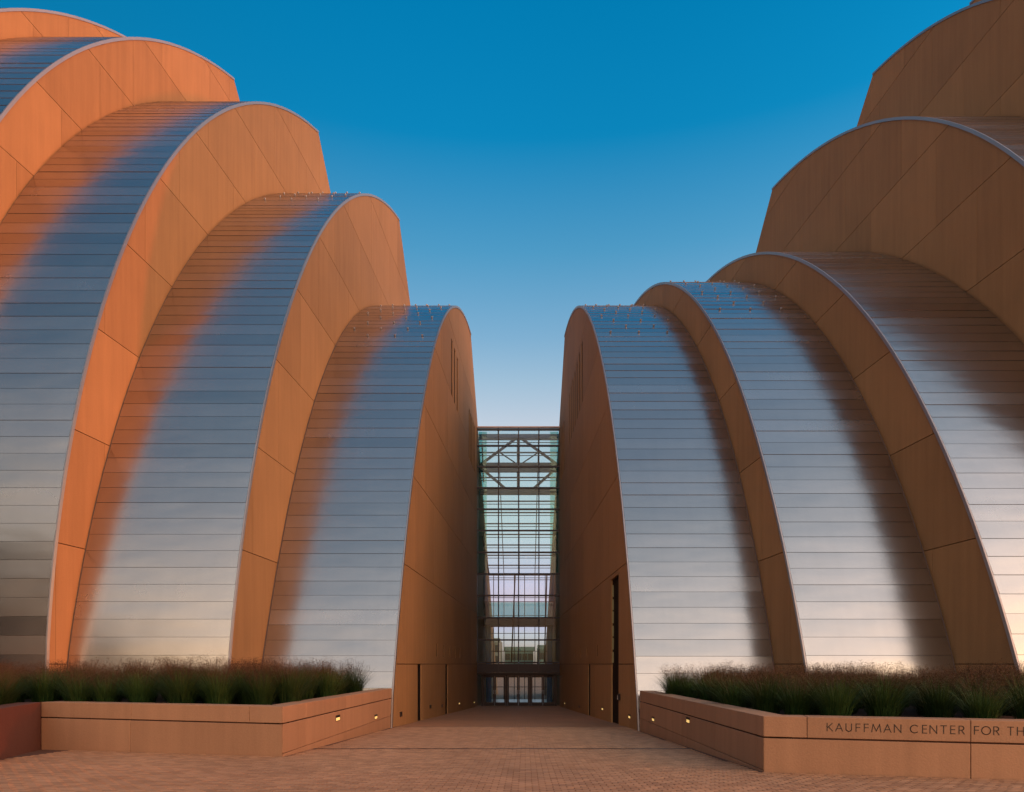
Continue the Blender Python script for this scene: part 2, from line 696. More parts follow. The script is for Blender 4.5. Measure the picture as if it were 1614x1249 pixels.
def inside_shell(p, c, kink, m):
    cd, cz, r = c
    if p[0] < kink:
        return math.hypot(p[0] - cd, p[1] - cz) < r - m if p[1] > cz else p[0] > cd - r + m
    kz = cz + math.sqrt(max(0, r * r - (kink - cd) ** 2))
    return p[1] < kz - (p[0] - kink) - m * 1.5


def split_cell(c, holes):
    """axis rectangle minus hole rectangles -> rectangles"""
    rects = [c]
    for h in holes:
        nxt = []
        for (a, b, z0, z1) in rects:
            ha, hb, h0, h1 = max(a, h[0]), min(b, h[1]), max(z0, h[2]), min(z1, h[3])
            if ha >= hb or h0 >= h1:
                nxt.append((a, b, z0, z1))
                continue
            if a < ha:
                nxt.append((a, ha, z0, z1))
            if hb < b:
                nxt.append((hb, b, z0, z1))
            if z0 < h0:
                nxt.append((ha, hb, z0, h0))
            if h1 < z1:
                nxt.append((ha, hb, h1, z1))
        rects = nxt
    return rects


stud = MB()
stud.tube((0, 0, 0), (0, 0, 0.03), 0.03, 0.03, 8)
stud.tube((0, 0, 0.03), (0, 0, 0.07), 0.052, 0.042, 8)
stud_me = stud.mesh('snow_guard', M_stud)


def build_wing(shells, sg, course, label, holes0):
    root = thing('concert_hall_wing', label, 'building', (sg * 6, 30, -3.0))
    inv = Vector((-sg * 6, -30, 3.0))

    def part(mb, name, m, parent, smooth=False):
        o = mb.build(name, m, parent)
        if parent is root:
            o.location = inv
        if smooth:
            for p in o.data.polygons:
                p.use_smooth = True
        return o
    n = len(shells)
    for k, (A, V, c, kink) in enumerate(shells):
        t = (V - CX) / F
        cd, cz, r = c
        X = lambda d, A=A, t=t: A + t * d
        # ---------------- concrete wall: dark core, then every precast panel
        holes = holes0 if k == 0 else []
        outl = wall_outline(c, kink, 0.09)
        core = MB()
        core.prism([(X(d) + sg * 0.16, d, z) for d, z in outl], [(X(d) + sg * 0.45, d, z) for d, z in outl])
        wall = part(core, 'concrete_wall', M_joint, root)
        inner = shells[k - 1] if k else None
        W = 4.3
        zi = -1
        while True:
            z0, z1 = zi * course, (zi + 1) * course
            zt = cz + r
            if z0 > zt:
                break
            zi += 1
            row0 = 14.0 + (W / 2 if zi % 2 else 0)
            q = row0
            while q < 72:
                cell = (q + 0.006, q + W - 0.006, z0 + 0.012 if z0 > -1 else ZB, z1 - 0.012)
                q += W
                rects = split_cell(cell, holes)
                groups = []
                for rc in rects:                      # rectangles that touch make one panel
                    hit = [g_ for g_ in groups if any(min(rc[1], o_[1]) - max(rc[0], o_[0]) > -1e-6 and min(rc[3], o_[3]) - max(rc[2], o_[2]) > -1e-6 for o_ in g_)]
                    mer = [rc] + [o_ for g_ in hit for o_ in g_]
                    groups = [g_ for g_ in groups if g_ not in hit] + [mer]
                for grp in groups:
                  pieces = [pg for pg in (clip(outl, *rc) for rc in grp) if pg and area(pg) > 0.004]
                  if not pieces:
                    continue
                  if inner and all(inside_shell(p, inner[2], inner[3], 0.4) for pg in pieces for p in pg):
                    continue
                  mb = MB()
                  for pg in pieces:
                    mb.prism([(X(d), d, z) for d, z in pg], [(X(d) + sg * 0.158, d, z) for d, z in pg])
                  part(mb, 'concrete_panel', M_con, wall)
        if k == 0:
            for h in holes:
                a, b, z0, z1 = h
                mb = MB()
                big = (b - a) > 0.6
                e = 0.02
                # dark liner round the opening and a leaf at the back of it
                dep = 0.14
                mb.box(min(X(a) + sg * 0.012, X(a) + sg * 0.15), max(X(a) + sg * 0.012, X(a) + sg * 0.15), b - 0.05, b - 0.003, z0, z1 - .003)
                mb.box(min(X(a) + sg * 0.02, X(a) + sg * 0.15), max(X(a) + sg * 0.02, X(a) + sg * 0.15), a + 0.003, a + 0.05, z0, z1 - .003)
                mb.box(min(X(a) + sg * 0.03, X(a) + sg * 0.15), max(X(a) + sg * 0.03, X(a) + sg * 0.15), a + 0.052, b - 0.052, z1 - 0.06, z1 - .003)
                mb.prism([(X(d) + sg * 0.10, d, z) for d, z in ((a + .05, z0), (b - .05, z0), (b - .05, z1 - .06), (a + .05, z1 - .06))],
                         [(X(d) + sg * 0.15, d, z) for d, z in ((a + .05, z0), (b - .05, z0), (b - .05, z1 - .06), (a + .05, z1 - .06))])
                part(mb, 'service_door' if big else 'slot_window', M_slot, wall)
                if z1 > 1 and big:
                    # lit side of the tall opening: a column of olive panes in the far reveal
                    for q in range(6):
                        mb = MB()
                        za, zb = 0.05 + q * 0.5, 0.05 + q * 0.5 + (0.44 if q % 2 else 0.40)
                        mb.box(X(b) + 0.045, X(b) + 0.14, b - 0.056, b - 0.0505, za, zb)
                        part(mb, 'window_pane', M_olive, wall)
        # ---------------- metal roof: membrane, then every strip of cladding
        if k + 1 < n:
            A2, V2 = shells[k + 1][0], shells[k + 1][1]
            t2 = (V2 - CX) / F
            XO = lambda d, A2=A2, t2=t2: A2 + t2 * d
        else:
            XO = lambda d, A=A, t=t: A + t * d + sg * 9
        mem = MB()
        pts = arc_pts((cd, cz, r - 0.02), kink, ZB)
        kd, kz = pts[-1]
        pts.append((kd + (kz - ZB), ZB))
        for (d0, z0), (d1, z1) in zip(pts[:-1], pts[1:]):
            mem.quad((X(d0) + sg * 0.02, d0, z0), (XO(d0), d0, z0), (XO(d1), d1, z1), (X(d1) + sg * 0.02, d1, z1))
        roof = part(mem, 'metal_roof', M_under, root)
        # edge trim: a rim of folded metal on the arch edge, slightly proud of the concrete
        tr = MB()
        po, pi = arc_pts((cd, cz, r + 0.02), kink, ZB), arc_pts((cd, cz, r - 0.085), kink, ZB)
        for i in range(len(po) - 1):
            a, b, e, f_ = po[i], po[i + 1], pi[i + 1], pi[i]
            tr.prism([(X(p[0]) - sg * 0.03, p[0], p[1]) for p in (a, b, e, f_)], [(X(p[0]) + sg * 0.012, p[0], p[1]) for p in (a, b, e, f_)])
        part(tr, 'edge_trim', M_trim, root)
        # strips, counted by arc length from the base
        za = -1.4
        path_len0 = 0.0
        if cz > za:
            straight = cz - za
            a_base = 0.0
        else:
            straight = 0.0
            a_base = math.asin((za - cz) / r)
        a_end = math.acos((cd - kink) / r)
        total = straight + (a_end - a_base) * r

        def pt(s, rad):
            if s < straight:
                return (cd - rad, za + s)
            a = a_base + (s - straight) / r
            rad += bulge(cd, cz, a)
            return (cd - rad * math.cos(a), cz + rad * math.sin(a))
        # tangent from the camera: strips past it are out of sight and become one part
        s_vis = total
        best = -1
        for i in range(400):
            s = total * i / 399
            p = pt(s, r)
            e = p[1] / p[0]
            if e > best:
                best, s_vis = e, s
        rest = MB()
        nst = int(total / STRIP) + 1
        gap = 0.007
        for i in range(nst):
            s0, s1 = i * STRIP, min((i + 1) * STRIP, total)
            if s1 - s0 < 0.1:
                continue
            mb = rest if s0 > s_vis + 2.0 else MB()
            S = 4
            jit = (rnd.uniform(-.004, .004), rnd.uniform(-.004, .004))
            rows = []
            for q in range(S + 1):
                s = s0 + gap * 0.5 + (s1 - s0 - gap) * q / S
                rad = r + 0.018 - 0.009 * q / S + (jit[0] * (S - q) + jit[1] * q) / S
                d, z = pt(s, rad)
                rows.append(((X(d) + sg * 0.02, d, z), (XO(d) - sg * 0.06, d, z)))
            lo = pt(s0 + gap * 0.5, r - 0.015)
            hi = pt(s1 - gap * 0.5, r - 0.015)
            n0 = len(mb.v)
            for a, b in rows:
                mb.v += [a, b]
            for q in range(S):
                mb.f.append((n0 + 2 * q, n0 + 2 * q + 1, n0 + 2 * q + 3, n0 + 2 * q + 2))
                mb.m.append(0)
            mb.quad(rows[0][0], rows[0][1], (XO(lo[0]) - sg * 0.06, lo[0], lo[1]), (X(lo[0]) + sg * 0.02, lo[0], lo[1]))
            mb.quad(rows[-1][0], rows[-1][1], (XO(hi[0]) - sg * 0.06, hi[0], hi[1]), (X(hi[0]) + sg * 0.02, hi[0], hi[1]))
            if mb is not rest:
                # normals from the arc: outward is up and towards the street
                o = mb.build('metal_panel', M_steel, roof, recalc=False)
                me = o.data
                nv = len(me.vertices)
                for pi_, p in enumerate(me.polygons):
                    p.use_smooth = pi_ < S
                cen = Vector((0, cd, max(cz, -50)))
                for p in me.polygons:
                    out = Vector((0, p.center.y - cd, p.center.z - cz)) if p.center.z > cz else Vector((0, -1, 0))
                    if p.index < S and p.normal.dot(out) < 0:
                        p.flip()
        if rest.v:
            part(rest, 'rear_cladding', M_steel, roof)
        # snow guards near the crown of the two inner shells
        if k < 2:
            rows_n = 10 if k == 0 or sg > 0 else 6
            for q in range(rows_n):
                s = s_vis + 0.5 - q * 0.9
                d, z = pt(s, r + 0.018)
                a = math.atan2(z - cz, cd - d)
                x0, x1 = X(d), XO(d)
                wid = abs(x1 - x0)
                m = int(wid / 1.25)
                for i in range(m):
                    u = 0.35 + i * 1.25 + (q * 0.45) % 1.25
                    if u > wid - 0.3:
                        continue
                    o = link('snow_guard', stud_me, roof)
                    o.location = (x0 + sg * u, d, z)
                    o.rotation_euler = (math.pi / 2 - a, 0, 0)
    return root


holesL = [(27.35, 28.15, ZB, -0.012), (34.7, 35.5, ZB, -0.012)]
for d in (36.8, 37.9, 39.0):
    holesL.append((d, d + 0.48, 14.22, 17.2))
for d in (44.9, 45.7, 46.4, 47.2, 48.0):
    holesL.append((d, d + 0.48, 13.3, 16.5))
for d in (31.9, 34.0, 36.0, 38.2, 40.2):
    holesL.append((d, d + 0.25, 0.35, 0.95))
holesR = [(32.7, 33.5, ZB, -0.012), (24.75, 26.5, ZB, 3.2)]
for d in (35.8, 37.0, 38.2, 39.3, 40.4, 41.5, 42.6):
    holesR.append((d, d + 0.48, 13.49, 16.6))
for d in (46.3, 47.3, 48.3):
    holesR.append((d, d + 0.48, 12.9, 16.2))
for d in (30.2, 33.9, 36.6, 39.4):
    holesR.append((d, d + 0.25, 0.35, 0.85))
build_wing(LEFT, -1, 3.57, 'left wing of nested steel arches with sunlit orange concrete walls, left of the glass entrance', holesL)
build_wing(RIGHT, 1, 3.37, 'right wing of nested steel arches with shaded brown concrete walls, right of the glass entrance', holesR)


# ------------------------------------------------------------------ glass entrance and lobby between the wings
GD = 50.0
P2 = lambda px, y, d=GD: ((px - CX) / F * d, (HZ - y) / F * d)     # photo pixel -> x, z at depth d
ent = thing('glass_entrance', 'tall gridded glass entrance wall with dark double doors between the two wings', 'entrance', (-0.5, GD, -3.0))
EI = Vector((0.5, -GD, 3.0))


def ep(mb, name, m, parent=ent):
    o = mb.build(name, m, parent)
    if parent is ent:
        o.location = EI
    return o


vx = [P2(p, 0)[0] for p in (751.5, 785.7, 817.4, 849.4, 883.5)]
hz = [P2(0, y)[1] for y in (677.6, 703, 736, 769.4, 803, 836.6, 871, 905, 939, 974, 1009, 1044.7)]
ztop = P2(0, 674.4)[1]
for x in vx:
    mb = MB()
    mb.box(x - 0.04, x + 0.04, GD - 0.06, GD + 0.10, P2(0, 1060)[1], ztop)
    ep(mb, 'mullion', M_mull)
for z in hz:
    mb = MB()
    mb.box(vx[0], vx[-1], GD - 0.07, GD + 0.09, z - 0.055, z + 0.055)
    ep(mb, 'transom', M_mull)
mb = MB()
mb.box(vx[0], vx[-1], GD - 0.10, GD + 0.12, ztop - 0.02, ztop + 0.07)
ep(mb, 'top_rail', plain('coping_pink', (0.45, 0.33, 0.33), 0.4, 0.3))
for i in range(4):
    for a, b in zip(hz[:-1], hz[1:]):
        mb = MB()
        mb.box(vx[i] + 0.045, vx[i + 1] - 0.045, GD - 0.012, GD + 0.012, b + 0.06, a - 0.06)
        ep(mb, 'pane', M_glass)
    for z in hz:
        mb = MB()
        mb.tube((vx[i + 1] if i < 3 else vx[1], GD - 0.09, z), (vx[i + 1] if i < 3 else vx[1], GD - 0.16, z), 0.05, 0.03)
        if i < 3:
            ep(mb, 'glass_clamp', M_truss)
# spandrel band above the doors, canopy lip
z0, z1 = P2(0, 1060)[1], P2(0, 1045.5)[1]
mb = MB()
mb.box(vx[0], vx[-1], GD - 0.05, GD + 0.10, z0 + 0.01, z1 - 0.06)
ep(mb, 'spandrel', plain('spandrel_metal', (0.022, 0.022, 0.034), 0.35, 0.6))
mb = MB()
mb.box(vx[0] + 0.05, vx[-1] - 0.05, GD - 0.55, GD + 0.1, z0 - 0.16, z0)
ep(mb, 'canopy', M_dark)
# doors: three pairs
zf = -3.0
zh = P2(0, 1063)[1]
fx = [P2(720 + q / 4.03, 0)[0] for q in (163, 311, 322, 460, 471, 628)]
mb = MB()
mb.box(fx[0] - 0.06, fx[-1] + 0.06, GD - 0.06, GD + 0.08, zh - 0.12, zh + 0.06)
for x in (fx[0], (fx[1] + fx[2]) / 2, (fx[3] + fx[4]) / 2, fx[5]):
    mb.box(x - 0.07, x + 0.07, GD - 0.06, GD + 0.08, zf, zh - 0.121)
ep(mb, 'door_frame', M_dark)
for pr in range(3):
    xa = (fx[0] + .07, (fx[1] + fx[2]) / 2 + .07, (fx[3] + fx[4]) / 2 + .07)[pr]
    xb = ((fx[1] + fx[2]) / 2 - .07, (fx[3] + fx[4]) / 2 - .07, fx[5] - .07)[pr]
    xm = (xa + xb) / 2
    for (l, r_, hs) in ((xa, xm, 1), (xm, xb, -1)):
        l, r_ = l + 0.006, r_ - 0.006
        mb = MB()
        zt = zh - 0.13
        mb.box(l, l + 0.09, GD - 0.03, GD + 0.03, zf + 0.012, zt)
        mb.box(r_ - 0.09, r_, GD - 0.03, GD + 0.03, zf + 0.012, zt)
        mb.box(l + 0.09, r_ - 0.09, GD - 0.03, GD + 0.03, zf + 0.012, zf + 0.26)
        mb.box(l + 0.09, r_ - 0.09, GD - 0.03, GD + 0.03, zt - 0.10, zt)
        dr = ep(mb, 'door', M_dark)
        mb = MB()
        mb.box(l + 0.092, r_ - 0.092, GD - 0.008, GD + 0.008, zf + 0.262, zt - 0.102)
        ep(mb, 'door_glass', M_glass, dr)
        mb = MB()
        hx = r_ - 0.05 if hs > 0 else l + 0.05
        mb.tube((hx, GD - 0.10, zf + 0.85), (hx, GD - 0.10, zf + 1.15), 0.018)
        mb.tube((hx, GD - 0.10, zf + 0.87), (hx, GD - 0.03, zf + 0.87), 0.014)
        mb.tube((hx, GD - 0.10, zf + 1.13), (hx, GD - 0.03, zf + 1.13), 0.014)
        ep(mb, 'handle', M_stud, dr)
for a, b in ((vx[0] + 0.05, fx[0] - 0.08), (fx[5] + 0.08, vx[-1] - 0.05)):
    mb = MB()
    mb.box(a, b, GD - 0.01, GD + 0.01, zf + 0.02, zh + .05)
    ep(mb, 'sidelight', M_glass)

# lobby: floor, bridge, trusses, sloped glass roof, rear wall
bzf = P2(0, 905)[1]
XL = lambda d: -5.14 + 37 / F * d + 0.02
XR = lambda d: 4.14 - 37 / F * d - 0.02
BD = 59.2
ZR = 7.6


def zroof(d):
    return ztop + (ZR - ztop) * (d - GD) / (BD - GD)


mb = MB()
mb.box(XL(BD) + .1, XR(BD) - .1, GD + 0.15, BD, -3.05, -2.992)
ep(mb, 'lobby_floor', concrete('terrazzo', (0.48, 0.47, 0.44), var=0, streak=0.03, rough=0.3))
NP = 13
for i in range(NP):
    d = GD + 0.6 + (BD - GD - 0.6) * i / (NP - 1)
    mb = MB()
    mb.bar((XL(d), d, zroof(d) - 0.05), (XR(d), d, zroof(d) - 0.05), 0.07, 0.10)
    mb.bar((XL(d), d - 0.1, zroof(d) - 0.30), (XR(d), d - 0.1, zroof(d) - 0.30), 0.05, 0.05)
    ep(mb, 'purlin', M_truss)
for f_ in (0.25, 0.5, 0.75):
    mb = MB()
    xa = XL(GD) + (XR(GD) - XL(GD)) * f_
    xb = XL(BD) + (XR(BD) - XL(BD)) * f_
    mb.bar((xa, GD + 0.15, zroof(GD) - 0.02), (xb, BD, zroof(BD) - 0.02), 0.06, 0.06)
    ep(mb, 'rafter', M_mull)
mb = MB()
mb.prism([(XL(GD), GD + .15, ztop), (XR(GD), GD + .15, ztop), (XR(BD), BD + .1, ZR + .1), (XL(BD), BD + .1, ZR + .1)],
         [(XL(GD), GD + .15, ztop + .02), (XR(GD), GD + .15, ztop + .02), (XR(BD), BD + .1, ZR + .12), (XL(BD), BD + .1, ZR + .12)])
ep(mb, 'roof_glass', M_glass)
mb = MB()
mb.box(XL(BD), XR(BD), BD + 0.05, BD + 0.07, -3.0, ZR - 0.1)
ep(mb, 'rear_glass', M_glass)
for i in range(6):
    x = XL(BD) + (XR(BD) - XL(BD)) * (i + 0.5) / 6
    mb = MB()
    mb.box(x - 0.03, x + 0.03, BD - 0.02, BD + 0.04, -3.0, ZR - 0.1)
    ep(mb, 'rear_mullion', M_mull)
for i in range(7):
    z = -3.0 + (ZR + 3.0) * (i + 0.7) / 7
    mb = MB()
    mb.box(XL(BD), XR(BD), BD - 0.01, BD + 0.045, z - 0.025, z + 0.025)
    ep(mb, 'rear_transom', M_mull)
# glass fins at the two sides, behind the top of the wall
for xa, xb in ((XL(50.6) + .03, XL(50.6) + .62), (XR(50.6) - .62, XR(50.6) - .03)):
    mb = MB()
    mb.box(xa, xb, 50.58, 50.60, bzf, ztop - 0.1)
    ep(mb, 'side_glass', M_rail)
# space trusses hung behind the top of the glass
TD = 51.4


def T(px, y):
    x, z = P2(px, y, TD)
    return (x, TD, z)


for (a, b, wd) in ((T(755, 688), T(881, 688), .28), (T(755, 733), T(881, 733), .28), (T(755, 741.5), T(881, 741.5), .30), (T(755, 777), T(881, 777), .30)):
    mb = MB()
    mb.bar(a, b, 0.22, wd)
    ep(mb, 'truss_chord', M_truss)
for (a, b, wd) in ((T(757, 732), T(814, 690), .17), (T(879, 732), T(821, 690), .17), (T(817, 690), T(817, 731), .22), (T(817, 743), T(817, 776), .22),
                   (T(766, 744), T(804, 776), .17), (T(870, 744), T(834, 776), .17), (T(788, 713), T(812, 729), .08), (T(848, 713), T(824, 729), .08)):
    mb = MB()
    mb.bar((a[0], a[1] + .13, a[2]), (b[0], b[1] + .13, b[2]), wd, wd)
    ep(mb, 'truss_web', M_truss)
for px, lean in ((769.5, 0.0), (867.0, 0.0)):
    mb = MB()
    xb, _ = P2(px, 0, 55)
    s_ = -1 if px < 800 else 1
    mb.tube((xb + s_ * 0.75, 55.3, 10.8), (xb, 55, 3.0), 0.17, 0.20, 12)
    mb.tube((xb, 55, 3.0), (xb - s_ * 0.05, 55, -2.98), 0.20, 0.20, 12)
    ep(mb, 'lobby_column', M_truss)
for px0, y0, px1, y1 in ((760, 845, 771, 905), (876, 845, 868, 905), (760, 700, 762, 760), (806, 1045, 812, 905), (858, 1045, 862, 905)):
    mb = MB()
    x0, za_ = P2(px0, y0, 53)
    x1, zb_ = P2(px1, y1, 53)
    mb.tube((x0, 53, za_), (x1, 53, zb_), 0.05)
    ep(mb, 'tie_rod', M_mull)
bz0, bz1 = P2(0, 986, 54)[1], P2(0, 973, 54)[1]
mb = MB()
mb.box(XL(55.5) + .05, XR(55.5) - .05, 54, 56.5, bz0, bz1)
ep(mb, 'bridge_slab', plain('bridge_grey', (0.025, 0.045, 0.075), 0.5))
mb = MB()
mb.box(XL(54) + .1, XR(54) - .1, 54.02, 54.05, bz1 + .02, bz1 + 1.15)
rl = ep(mb, 'bridge_railing', M_rail)
mb = MB()
mb.bar((XL(54) + .1, 54.035, bz1 + 1.2), (XR(54) - .1, 54.035, bz1 + 1.2), 0.06, 0.05)
ep(mb, 'handrail', M_dark, rl).location = EI * 0 + (Vector((0, 0, 0)))

# ------------------------------------------------------------------ planters


def along(p, q, s, off=0.0):
    """point s metres from p towards q, pushed `off` to the left of the direction"""
    dx, dy = q[0] - p[0], q[1] - p[1]
    L = math.hypot(dx, dy)
    ux, uy = dx / L, dy / L
    return (p[0] + ux * s - uy * off, p[1] + uy * s + ux * off)


def dist(p, q):
    return math.hypot(q[0] - p[0], q[1] - p[1])


CAPZ0, CAPZ1, LOWZ = -1.112, -0.80, -1.137


def slab(p, q, s0, s1, z0, z1, t0, t1, name, root, m=M_plan, g=0.004, mit0=0.0, mit1=0.0):
    """stone slab on the wall line p-q; t0/t1: depth behind the face; mit: how much the back edge is shifted for a mitre"""
    a, b = along(p, q, s0 + g, t0), along(p, q, s1 - g, t0)
    c, d = along(p, q, s1 - g + mit1, t1), along(p, q, s0 + g + mit0, t1)
    mb = MB()
    mb.prism([(x, y, z0) for x, y in (a, b, c, d)], [(x, y, z1) for x, y in (a, b, c, d)])
    o = mb.build(name, m, root)
    o.location = -Vector(root.location)
    return bevel(o, 0.006)


def planter(label, loc):
    return thing('planter', label, 'planter', loc)


plL = planter('low tan stone planter wall in front of the left wing, with two lit side lights', (-7, 15, -1.8))
plR = planter('low tan stone planter wall lettered KAUFFMAN CENTER in front of the right wing', (7, 12, -1.7))


def core_strip(p, q, root, top=-0.83, t0=0.025, t1=0.25, s0=0.4, s1=None):
    L = dist(p, q) - 0.4
    a, b, c, d = along(p, q, s0 + .03, t0), along(p, q, L - .03, t0), along(p, q, L - .03, t1), along(p, q, s0 + .03, t1)
    mb = MB()
    mb.prism([(x, y, -2.6) for x, y in (a, b, c, d)], [(x, y, top) for x, y in (a, b, c, d)])
    o = mb.build('wall_core', M_joint, root)
    o.location = -Vector(root.location)


def px_on_line(px, p, q):
    """distance from p along p-q at which the photo column px is met"""
    k = (px - CX) / F
    # p.x + u*dx = k*(p.y + u*dy)
    dx, dy = q[0] - p[0], q[1] - p[1]
    u = (k * p[1] - p[0]) / (dx - k * dy)
    return u * math.hypot(dx, dy)


def run(p, q, root, cap_j, low_j, side_line=None, capw=0.42, mit0=0.0, mit1=0.0):
    L = dist(p, q)
    js = [0.0] + cap_j + [L]
    for i, (a, b) in enumerate(zip(js[:-1], js[1:])):
        slab(p, q, a, b, CAPZ0, CAPZ1, 0.0, capw, 'cap_stone', root, mit0=mit0 if i == 0 else 0, mit1=mit1 if i == len(js) - 2 else 0)
    js = [0.0] + low_j + [L]
    for i, (a, b) in enumerate(zip(js[:-1], js[1:])):
        m0 = mit0 * 0.4 if i == 0 else 0
        m1 = mit1 * 0.4 if i == len(js) - 2 else 0
        if side_line:
            slab(p, q, a, b, side_line + 0.005, LOWZ, 0.0, 0.16, 'wall_stone', root, mit0=m0, mit1=m1)
            slab(p, q, a, b, -2.7, side_line - 0.005, 0.0, 0.16, 'wall_stone', root, mit0=m0, mit1=m1)
        else:
            slab(p, q, a, b, -2.6, LOWZ, 0.0, 0.16, 'wall_stone', root, mit0=m0, mit1=m1)
    core_strip(p, q, root)


# left planter: front PL2->PL0 (interior lies to the left of the direction), side PL0->PL1, notch PL3->PL2
run(PL2, PL0, plL, [px_on_line(207, PL2, PL0), px_on_line(393, PL2, PL0)], [px_on_line(205, PL2, PL0)], mit1=-0.42 * 1.33)
run(PL0, PL1, plL, [px_on_line(p, PL0, PL1) for p in (484, 545)], [px_on_line(p, PL0, PL1) for p in (484, 541, 583)], side_line=-1.69, mit0=0.42 * 1.33)
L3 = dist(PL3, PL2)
slab(PL3, PL2, 0, L3, -2.6, -0.80, 0.0, 0.42, 'wall_stone', plL, m=M_plan_shade)['label'] = 'plain planter wall at the left end, its shade painted in dark red-brown'
# right planter: side PR1->PR0, front PR0->PR2 (interior to the left)
L1 = dist(PR1, PR0)
run(PR1, PR0, plR, [px_on_line(p, PR1, PR0) for p in (1128,)], [px_on_line(p, PR1, PR0) for p in (1037, 1075, 1128, 1193)], side_line=-1.63, mit1=-0.42 * 0.75)
run(PR0, PR2, plR, [px_on_line(1272, PR0, PR2), px_on_line(1530, PR0, PR2), 7.2], [px_on_line(1530, PR0, PR2), 6.9], mit0=0.42 * 0.75)
for root, pg in ((plL, [(-4.7, 13.4), (-4.7, 22.6), (-8.9, 22.8), (-18, 21), (-18, 10.6), (-9.0, 10.6), (-10.3, 14.9)]),
                 (plR, [(3.85, 11.0), (3.75, 21.0), (8.5, 20.2), (27, 15.5), (27, 4.9), (26, 4.9)])):
    mb = MB()
    mb.prism([(x, y, -0.90) for x, y in pg], [(x, y, -1.15) for x, y in pg])
    o = mb.build('soil', M_soil, root)
    o.location = -Vector(root.location)

# lettering on the right planter's cap: drawn strokes, cut to the wall's line
ST = 0.0125
GL = {
    'K': [[(0, 0), (0, 1)], [(.62, 1), (.03, .42)], [(.18, .55), (.66, 0)]],
    'A': [[(0, 0), (.42, 1), (.84, 0)], [(.15, .33), (.69, .33)]],
    'F': [[(0, 0), (0, 1), (.48, 1)], [(0, .53), (.45, .53)]],
    'M': [[(0, 0), (.16, 1), (.55, .12), (.94, 1), (1.1, 0)]],
    'N': [[(0, 0), (0, 1), (.78, 0), (.78, 1)]],
    'E': [[(.48, 0), (0, 0), (0, 1), (.48, 1)], [(0, .53), (.45, .53)]],
    'T': [[(.32, 0), (.32, 1)], [(0, 1), (.64, 1)]],
    'H': [[(0, 0), (0, 1)], [(.68, 0), (.68, 1)], [(0, .53), (.68, .53)]],
}


def arcp(cx_, cy_, rx, ry, a0, a1, n=14):
    return [(cx_ + rx * math.cos(R(a0 + (a1 - a0) * i / n)), cy_ + ry * math.sin(R(a0 + (a1 - a0) * i / n))) for i in range(n + 1)]


GL['U'] = [[(0, 1), (0, .34)] + arcp(.34, .34, .34, .34, 180, 360) + [(.68, 1)]]
GL['C'] = [arcp(.5, .5, .5, .5, 48, 312, 22)]
GL['O'] = [arcp(.5, .5, .5, .5, 0, 360, 28)]
GL['R'] = [[(0, 0), (0, 1), (.28, 1)] + arcp(.28, .74, .26, .26, 90, -90) + [(0, .48)], [(.26, .48), (.58, 0)]]
GL['P'] = [[(0, 0), (0, 1), (.28, 1)] + arcp(.28, .73, .27, .27, 90, -90) + [(0, .46)]]
GL['I'] = [[(0, 0), (0, 1)]]
GL['G'] = [arcp(.5, .5, .5, .5, 48, 360, 24) + [(.55, .5)]]
GL['S'] = [arcp(.25, .75, .22, .25, 60, 270, 12) + arcp(.25, .25, .24, .25, 90, -130, 12)]
LET = [('K', 238), ('A', 298), ('U', 370), ('F', 440), ('F', 498), ('M', 550), ('A', 635), ('N', 708), ('C', 820), ('E', 905), ('N', 957), ('T', 1033), ('E', 1102), ('R', 1160), ('F', 1268), ('O', 1318), ('R', 1403), ('T', 1500), ('H', 1568)]
seq = [(ch, px_on_line(1250 + q / 4.434, PR0, PR2)) for ch, q in LET]
H_L = 0.112
s_ = seq[-1][1] + 0.135
for wd in ('E', '', 'PERFORMING', '', 'ARTS'):
    for ch in wd:
        seq.append((ch, s_))
        wch = max(p[0] for st in GL[ch] for p in st)
        s_ += wch * H_L + 0.045
    if wd == '' or True:
        s_ += 0.055
ZL = -1.0
for ch, s0 in seq:
    mb = MB()
    for st in GL[ch]:
        for (a, b) in zip(st[:-1], st[1:]):
            dx, dz = (b[0] - a[0]) * H_L, (b[1] - a[1]) * H_L
            L = math.hypot(dx, dz) or 1e-6
            nx, nz = -dz / L * ST / 2, dx / L * ST / 2
            ex, ez = dx / L * ST * .45, dz / L * ST * .45
            cs = [(a[0] * H_L - ex + nx, a[1] * H_L - ez + nz), (b[0] * H_L + ex + nx, b[1] * H_L + ez + nz), (b[0] * H_L + ex - nx, b[1] * H_L + ez - nz), (a[0] * H_L - ex - nx, a[1] * H_L - ez - nz)]
            fr, bk = [], []
            for u, z in cs:
                x, y = along(PR0, PR2, s0 + u, -0.003)
                fr.append((x, y, ZL + z))
                x, y = along(PR0, PR2, s0 + u, 0.01)
                bk.append((x, y, ZL + z))
            mb.prism(fr, bk)
    o = mb.build('letter', M_letter, plR)
    o.location = -Vector(plR.location)

# ------------------------------------------------------------------ recessed wall lights


